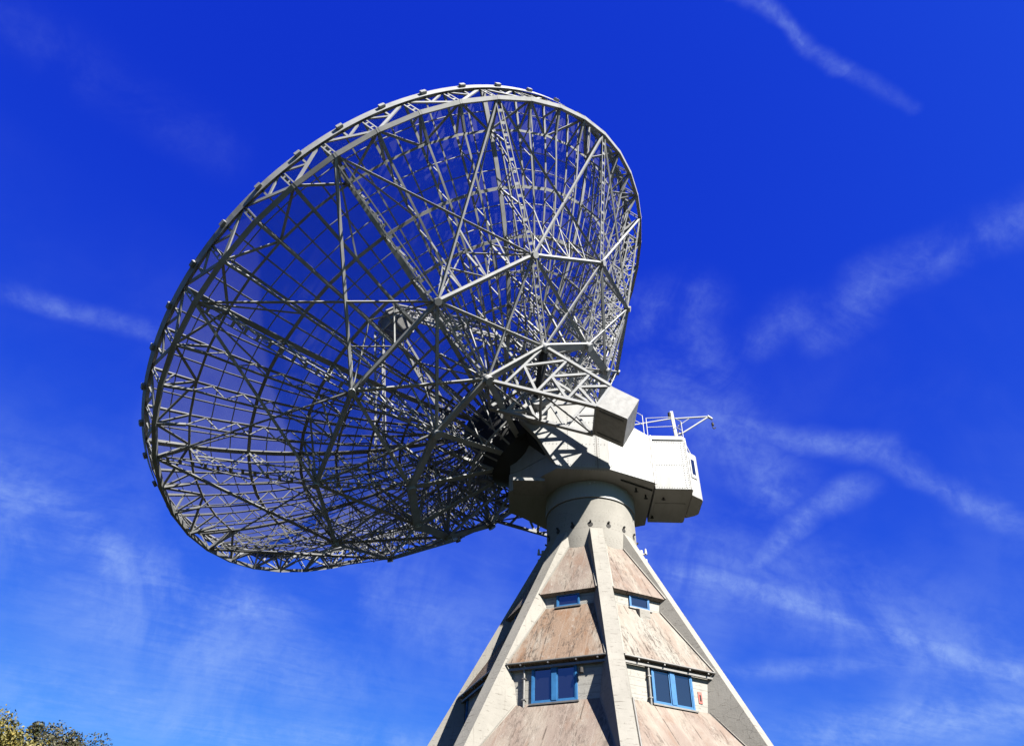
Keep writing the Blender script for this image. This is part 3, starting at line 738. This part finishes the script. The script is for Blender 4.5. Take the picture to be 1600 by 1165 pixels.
for z0, z1, r0, r1 in ((0.85, 1.1, 12.03, 12.05),):
    ring = [[(r * math.cos(2 * math.pi * i / n2), r * math.sin(2 * math.pi * i / n2), z) for i in range(n2)] for r, z in ((r0, z0), (r1, z0), (r1, z1), (r0, z1))]
    V = sum(ring, []); F = []
    for a in range(4):
        b = (a + 1) % 4
        F += [(a * n2 + i, a * n2 + (i + 1) % n2, b * n2 + (i + 1) % n2, b * n2 + i) for i in range(n2)]
    p.add(V, F)
p.build("rim_band", M_STEEL, dish)
p = MB()
p.hexa([(12.05, -.11, .94), (12.15, -.11, .94), (12.15, .11, .94), (12.05, .11, .94), (12.05, -.11, 1.08), (12.15, -.11, 1.08), (12.15, .11, 1.08), (12.05, .11, 1.08)])
src = p.build("rim_clip", M_STEEL, dish, 0.01); src.rotation_euler = (0, 0, ST * .5)
for j in range(1, 48): spin(src, ST * (j + .5))

# secondary radial ribs
def depth(r): return 0.5 + 0.12 * math.sin(r)
def sec_rib():
    q = MB(); rs = [11.9, 10.8, 9.97, 9.15, 8.4, 7.6, 7.0, 6.45, 5.9, 5.35, 4.8, 4.2, 3.6, 3.1, 2.4, 1.7]
    up = (0, 1, 0)
    for a, b in zip(rs, rs[1:]):
        q.beam(S(a, 0, .03), S(b, 0, .03), 0.025, 0.09, up)
        if a <= 10.8:
            q.beam(S(a, 0, .55), S(b, 0, .55), 0.022, 0.08, up)
            m_ = S((a + b) / 2, 0, .55 if rs.index(a) % 2 else .55)
            mid = S((a + b) / 2, 0, .03)
            q.beam(S(a, 0, .55), mid, 0.035, 0.035, up); q.beam(mid, S(b, 0, .55), 0.035, 0.035, up)
    q.beam(P(12.0, 0, 0), S(10.8, 0, .55), 0.09, 0.09, up)
    q.beam(S(11.4, 0, .03), P(12, 0, 0), 0.06, 0.06, up)
    return q
src = None
for j in range(48):
    if j % 4 == 0: continue
    if src is None: src = sec_rib().build("secondary_rib", M_STEEL, dish); src.rotation_euler = (0, 0, ST * j)
    else: spin(src, ST * j)
# light rafters half way between the ribs
def rafter_mesh():
    q = MB(); rs = [11.9, 11.35, 10.8, 10.25, 9.7, 9.15, 8.65, 8.1, 7.6, 7.0, 6.45, 5.9, 5.35]
    for a, b in zip(rs, rs[1:]):
        q.beam(S(a, 0, .02), S(b, 0, .02), 0.02, 0.055, (0, 1, 0))
    return q
src = rafter_mesh().build("rafter", M_STEEL, dish); src.rotation_euler = (0, 0, ST * .5)
for j in range(1, 48): spin(src, ST * (j + .5))
# main radial ribs: deep girder, laced back chord
RA = (12.0, 0.0); RB = (7.82, -3.513); RC = (4.95, -5.2); RD = (1.7, -5.9)
def main_rib():
    q = MB(); up = (0, 1, 0)
    rs = [11.9, 10.8, 9.97, 9.15, 8.4, 7.6, 6.45, 5.35, 4.2, 3.1, 1.6]
    for a, b in zip(rs, rs[1:]): q.beam(S(a, 0, .1), S(b, 0, .1), 0.05, 0.18, up)
    A, B, Cc, D = (P(r, 0, z) for r, z in (RA, RB, RC, RD))
    q.ladder(A, B, 0.21, 0.05, 0.42, up if False else (B - A).cross(Vector((0, 1, 0))))
    q.ladder(B, Cc, 0.23, 0.055, 0.36, (Cc - B).cross(Vector((0, 1, 0))))
    q.beam(Cc, D, 0.05, 0.2, up)
    # web
    tops = [10.8, 9.15, 7.6, 6.45, 5.35, 4.2, 3.1]
    def back(r):
        for (ra, za), (rb, zb) in ((RA, RB), (RB, RC), (RC, RD)):
            if rb <= r <= ra: return P(r, 0, zb + (za - zb) * (r - rb) / (ra - rb))
        return P(r, 0, RD[1])
    prev = A
    for a, b in zip(tops, tops[1:]):
        m_ = (a + b) / 2
        q.ladder(S(a, 0, .1), back(m_ + .15), 0.13, 0.035, 0.32, up); q.ladder(back(m_ + .15), S(b, 0, .1), 0.13, 0.035, 0.32, up)
        q.beam(S(a, 0, .1), back(a), 0.06, 0.06, up)
    q.beam(S(3.1, 0, .1), Cc, 0.12, 0.12, up); q.beam(S(3.1, 0, .1), D, 0.12, 0.12, up)
    q.beam(A, S(10.8, 0, .1), 0.12, 0.12, up)
    # intermediate chord seen as a second thin line
    for a, b in zip(tops[:-1], tops[1:]):
        q.beam((S(a, 0, .1) + back(a)) / 2, (S(b, 0, .1) + back(b)) / 2, 0.05, 0.05, up)
    # gussets
    for c, s_, nn_ in ((B, .13, Vector((-.6, 0, .8))), (Cc, .17, Vector((-.25, 0, .97)))): q.tube(c - nn_ * s_ * 1.1, c + nn_ * s_ * 1.1, s_, n=12)
    for sgn in (1, -1):
        q.beam(B, S(7.6, 2 * sgn, .2), 0.07, 0.025, UP); q.beam(Cc, S(5.35, 2 * sgn, .2), 0.07, 0.025, UP); q.beam(A, S(9.15, sgn, .3), 0.06, 0.02, UP)
    return q
src = main_rib().build("main_rib", M_STEEL, dish)
for k in range(1, 12): spin(src, ST * 4 * k)
# hoops
for i, r in enumerate(HOOPS):
    p = MB(); w_ = (0.10, 0.14, 0.14, 0.11, 0.11, 0.12, 0.14)[i]
    for j in range(48):
        p.beam(S(r, j, .12), S(r, j + 1, .12), w_ * 0.82, 0.03, P(-r / 15.0, j + .5, 1.0), 0.02)
    p.build("hoop", M_STEEL, dish)
for r in (11.35, 10.25, 9.7, 8.65, 8.1, 7.0, 5.9, 4.8):
    p = MB()
    for j in range(48): p.beam(S(r, j, .0), S(r, j + 1, .0), 0.028, 0.03, UP, 0.01)
    p.build("purlin", M_STEEL, dish)
# back ring, inner ring, struts
p = MB()
for k in range(12):
    a, b = P(RB[0], 4 * k, RB[1]), P(RB[0], 4 * k + 4, RB[1])
    p.beam(a, b, 0.13, 0.12, P(1, 4 * k + 2, 0))
    for i in range(5):                               # fans from the ring chord to the ribs
        c = a + (b - a) * i / 4
        if i in (1, 2, 3):
            p.beam(c, S(7.6, 4 * k + i, .55), 0.07, 0.025, UP)
            p.beam(c, S(8.4, 4 * k + i, .55), 0.055, 0.02, UP); p.beam(c, S(6.45, 4 * k + i, .55), 0.055, 0.02, UP)
        if i < 4:
            c2 = a + (b - a) * (i + 1) / 4
            p.beam(c if i % 2 == 0 else c2, S(7.6, 4 * k + i + (1 if i % 2 == 0 else 0), .55), 0.07, 0.025, UP)
p.build("back_ring", M_STEEL, dish)
p = MB()
for k in range(12):
    a, b = P(RC[0], 4 * k, RC[1]), P(RC[0], 4 * k + 4, RC[1])
    p.beam(a, b, 0.30, 0.10, UP)
    a2, b2 = P(3.1, 4 * k, zs(3.1) - .3), P(3.1, 4 * k + 4, zs(3.1) - .3)
    p.beam(a, b2, 0.08, 0.03, UP); p.beam(b, a2, 0.08, 0.03, UP)
    p.beam((a + b) / 2, S(5.35, 4 * k + 2, .55), 0.08, 0.08, UP)
    p.beam(a, S(5.35, 4 * k + 1, .55), 0.06, 0.06, UP); p.beam(b, S(5.35, 4 * k + 3, .55), 0.06, 0.06, UP)
p.build("inner_ring", M_STEEL, dish)
# each strut pair: ring node to the rim nodes either side; ring to inner ring crosses
def strut_mesh(sgn):
    q = MB(); q.beam(P(RB[0], 0, RB[1]), P(12, sgn * 4, 0), 0.10 if sgn > 0 else 0.08, 0.075 if sgn > 0 else 0.035, UP); return q
for sgn in (1, -1):
    src = strut_mesh(sgn).build("strut", M_STEEL, dish)
    for k in range(1, 12): spin(src, ST * 4 * k)
for sgn in (1, -1):
    q = MB(); q.beam(P(RB[0], 0, RB[1]), P(RC[0], sgn * 4, RC[1]), 0.12, 0.05, UP)
    src = q.build("cross_brace", M_STEEL, dish)
    for k in range(1, 12): spin(src, ST * 4 * k)
# hub
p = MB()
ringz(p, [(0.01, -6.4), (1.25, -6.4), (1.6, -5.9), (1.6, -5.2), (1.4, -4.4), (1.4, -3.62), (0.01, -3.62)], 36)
p.build("hub", M_STEEL_SHADE, dish)
p = MB()
for k in range(24):
    p.beam(P(1.55, 2 * k, -5.9), P(3.1, 2 * k, zs(3.1) - .35), 0.07, 0.03, UP); p.beam(P(1.4, 2 * k, -4.4), P(3.6, 2 * k, -5.45 if k % 2 == 0 else -5.0), 0.06, 0.03, UP)
    p.beam(P(3.6, 2 * k, -5.45 if k % 2 == 0 else -5.0), S(4.2, 2 * k, .3), 0.06, 0.03, UP)
    p.beam(P(2.6, 2 * k, -5.65), P(2.6, 2 * k + 2, -5.65), 0.07, 0.07, UP)
    p.beam(P(2.6, 2 * k, -5.65), P(3.1, 2 * k + 2, zs(3.1) - .35), 0.05, 0.03, UP); p.beam(P(2.6, 2 * k, -5.65), P(1.6, 2 * k + 2, -5.2), 0.06, 0.04, UP)
p.build("hub_lattice", M_STEEL, dish)

# feed and its four legs
p = MB(); n = 8
def oct_(r, z): return [P(r, 6 * k + 3, z) for k in range(8)]
V = oct_(.35, 2.95) + oct_(.78, 3.5) + oct_(.82, 4.0) + oct_(.55, 4.25)
F = [tuple(reversed(range(8)))] + [(a * 8 + k, a * 8 + (k + 1) % 8, a * 8 + 8 + (k + 1) % 8, a * 8 + 8 + k) for a in range(3) for k in range(8)] + [tuple(range(24, 32))]
p.add(V, F); feed = p.build("feed_cabin", M_BOX, dish)
p = MB()
for k in range(8): p.beam(P(.85, 6 * k + 3, 3.48), P(.85, 6 * k + 9, 3.48), 0.07); p.beam(P(.88, 6 * k + 3, 4.0), P(.88, 6 * k + 9, 4.0), 0.07); p.beam(P(.36, 6 * k + 3, 2.93), P(.84, 6 * k + 3, 3.48), 0.05)
p.build("frame", M_WHITE, feed)
def leg_mesh():
    q = MB(); a = P(.8, 0, 3.7); b = P(4.75, 0, zs(4.75)); d = (b - a).normalized(); y = Vector((0, .24, 0)); x = d.cross(y.normalized()) * 0.36
    c = [(-1, 0), (1, 0), (0, 1)]
    ch = [(a + y * u * .8 + x * v, b + y * u + x * v) for u, v in c]
    for s_, e in ch: q.beam(s_, e, 0.095, 0.095)
    k = 15
    for (s0, e0), (s1, e1) in ((ch[0], ch[1]), (ch[1], ch[2]), (ch[2], ch[0])):
        for i in range(k):
            u0, u1 = i / k, (i + 1) / k
            q.beam(s0 + (e0 - s0) * (u0 if i % 2 else u1), s1 + (e1 - s1) * (u1 if i % 2 else u0), 0.04, 0.04)
    return q
src = leg_mesh().build("feed_leg", M_WHITE, dish); src.rotation_euler = (0, 0, ST * -6)
for j in (6, 18, 30): spin(src, ST * j)

# counterweight arms: built in cabin axes (t, y, z), brought into the dish's frame
TO_DISH = DISH.inverted() @ CAB
def cv(t, y, z): return TO_DISH @ Vector((t, y, z))
def arm(s):
    q = MB()
    E_, G_ = (1.80, 19.74), (3.77, 18.10); Dd, Aa = (-0.49, 17.9), (0.05, 17.0)
    def L(p0, p1, f): return (p0[0] + (p1[0] - p0[0]) * f, p0[1] + (p1[1] - p0[1]) * f)
    yu = tuple((TO_DISH.to_3x3() @ Vector((0, 1, 0))))
    for y in (4.76 * s, 3.22 * s):
        q.beam(cv(E_[0], y, E_[1]), cv(Dd[0], y, Dd[1]), 0.10, 0.15, yu); q.beam(cv(G_[0], y, G_[1]), cv(Aa[0], y, Aa[1]), 0.10, 0.15, yu)
        q.beam(cv(E_[0], y, E_[1]), cv(G_[0], y, G_[1]), 0.12, 0.15, yu)
        ups = [L(E_, Dd, f) for f in (0.0, 0.36, 0.70, 1.0)]; los = [L(G_, Aa, f) for f in (0.16, 0.46, 0.74, 1.0)]
        for i in range(4):
            q.beam(cv(ups[i][0], y, ups[i][1]), cv(los[i][0], y, los[i][1]), 0.09, 0.10, yu)
            m_ = L(ups[i], los[i], 0.52)
            if i < 3:
                q.beam(cv(m_[0], y, m_[1]), cv(ups[i + 1][0], y, ups[i + 1][1]), 0.09, 0.09, yu); q.beam(cv(m_[0], y, m_[1]), cv(los[i + 1][0], y, los[i + 1][1]), 0.09, 0.09, yu)
    for f in (0.0, 0.5, 1.0):
        for c0, c1 in ((E_, Dd), (G_, Aa)):
            a = L(c0, c1, f); q.beam(cv(a[0], 4.76 * s, a[1]), cv(a[0], 3.22 * s, a[1]), 0.07)
    for f, g in ((0, .5), (.5, 1)):
        a = L(G_, Aa, f); b = L(G_, Aa, g); q.beam(cv(a[0], 4.76 * s, a[1]), cv(b[0], 3.22 * s, b[1]), 0.06)
        a = L(E_, Dd, f); b = L(E_, Dd, g); q.beam(cv(a[0], 4.76 * s, a[1]), cv(b[0], 3.22 * s, b[1]), 0.06)
    # trunnion bracket to the bearing
    for a in (E_, L(G_, Aa, .46), L(E_, Dd, .36), L(G_, Aa, .16)): q.beam(cv(a[0], 3.22 * s, a[1]), cv(2.05, 2.72 * s, 18.45), 0.12)
    q.tube(cv(2.05, 2.3 * s, 18.45), cv(2.05, 3.3 * s, 18.45), 0.2, n=16)
    o = q.build("counterweight_arm", M_STEEL, dish)
    b = MB(); bx = [(0.05, 17.0), (-0.95, 16.46), (-1.41, 17.31), (-0.49, 17.9)]
    lo = [cv(t, 3.2 * s, z) for t, z in bx]; hi = [cv(t, 4.8 * s, z) for t, z in bx]
    b.hexa(lo + hi); bo = b.build("counterweight_box", M_BOX, o, 0.012)
    for f in (0.12, 0.86):                           # raised cover strips on the underside
        d_ = MB(); A0 = Vector((0.05, 17.0)); B0 = Vector((-0.95, 16.46))
        pa = A0.lerp(B0, .12); pb = A0.lerp(B0, .9); dn = Vector((0.475, -0.88)) * 0.03; yy = 4.8 - 1.6 * f
        d_.hexa([cv(pa.x, (yy + .03) * s, pa.y), cv(pb.x, (yy + .03) * s, pb.y), cv(pb.x, (yy - .03) * s, pb.y), cv(pa.x, (yy - .03) * s, pa.y),
                 cv(pa.x + dn.x * .4, (yy + .03) * s, pa.y + dn.y), cv(pb.x + dn.x * .4, (yy + .03) * s, pb.y + dn.y), cv(pb.x + dn.x * .4, (yy - .03) * s, pb.y + dn.y), cv(pa.x + dn.x * .4, (yy - .03) * s, pa.y + dn.y)])
        d_.build("cover_strip", M_GUTTER, bo)
    return o
arm(1); arm(-1)
# elevation shaft and frame between hub and bearings
p = MB()
for s in (1, -1):
    p.beam(cv(2.05, 1.9 * s, 18.45), P(1.7, 18 - 6 * s, -5.5), 0.25); p.beam(cv(2.05, 1.9 * s, 18.45), P(1.7, 18 - 14 * s, -5.9), 0.25)
    p.beam(cv(2.05, 3.0 * s, 18.45), P(4.95, 18 - 10 * s, -5.2), 0.22)
p.tube(cv(2.05, 2.0, 18.45), cv(2.05, -2.0, 18.45), 0.32, n=20)
p.build("elevation_frame", M_STEEL_SHADE, dish)

# ------------------------------------------------------------------ trees at the lower left
def make_tree(name, label, x, y, h, crown, leafm, seed, nleaf, parts_r, lean=0):
    rnd = random.Random(seed)
    t = thing(name, label, "tree", Matrix.Translation((x, y, 0)), None)
    tr = MB(); tr.tube((0, 0, 0), (0.15, 0.1, h * .5), .32, .2, 10); tr.tube((.15, .1, h * .5), (0.05, .2, h * .82), .2, .07, 8)
    lf = MB(); cl = []
    for i in range(parts_r):
        a = rnd.uniform(0, 2 * math.pi); rr_ = crown * math.sqrt(rnd.random()); f = rr_ / crown
        top = h * (1.0 - 0.22 * f ** 2.0) - rnd.uniform(0, 1) ** 2.4 * h * 0.55 - rnd.uniform(0, .9)
        c = Vector((rr_ * math.cos(a), rr_ * math.sin(a), max(top, h * .28)))
        cl.append((c, rnd.uniform(.35, .95)))
    for c, r in cl[:26]:
        base = Vector((0.1, 0.1, h * rnd.uniform(.3, .6))); mid = base.lerp(c, .55) + Vector((0, 0, .3))
        tr.tube(base, mid, .09, .055, 6, False); tr.tube(mid, c + Vector((0, 0, r * .6)), .055, .014, 5, False)
    for c, r in cl:
        for i in range(nleaf):
            d = Vector((rnd.gauss(0, 1), rnd.gauss(0, 1), rnd.gauss(0, .8))); d = d.normalized() * r * rnd.random() ** .45
            q = c + d; s_ = rnd.uniform(.045, .10)
            u = Vector((rnd.uniform(-1, 1), rnd.uniform(-1, 1), rnd.uniform(-1, 1))).normalized(); v = u.orthogonal().normalized()
            v.rotate(Matrix.Rotation(rnd.uniform(0, 6.28), 3, u)); w_ = u.cross(v)
            lf.add([q - v * s_, q + w_ * s_ * .55 + u * s_ * .2, q + v * s_, q - w_ * s_ * .55 + u * s_ * .2], [(0, 1, 2, 3)])
    tr.build("trunk", M_BARK, t); lf.build("crown", leafm, t)
def polar(deg, d): return (d * math.sin(math.radians(deg)), d * math.cos(math.radians(deg)))
x, y = polar(-39.6, 42); make_tree("broadleaf_tree", "yellowing autumn tree top at the lower left edge, left of the dark tree", x, y, 11.15, 2.3, M_LEAF_Y, 3, 300, 90)
x, y = polar(-36.2, 47); make_tree("broadleaf_tree", "dark leafy tree top at the lower left, right of the yellowing tree", x, y, 12.3, 3.3, M_LEAF_D, 11, 360, 90)
bpy.context.view_layer.update()
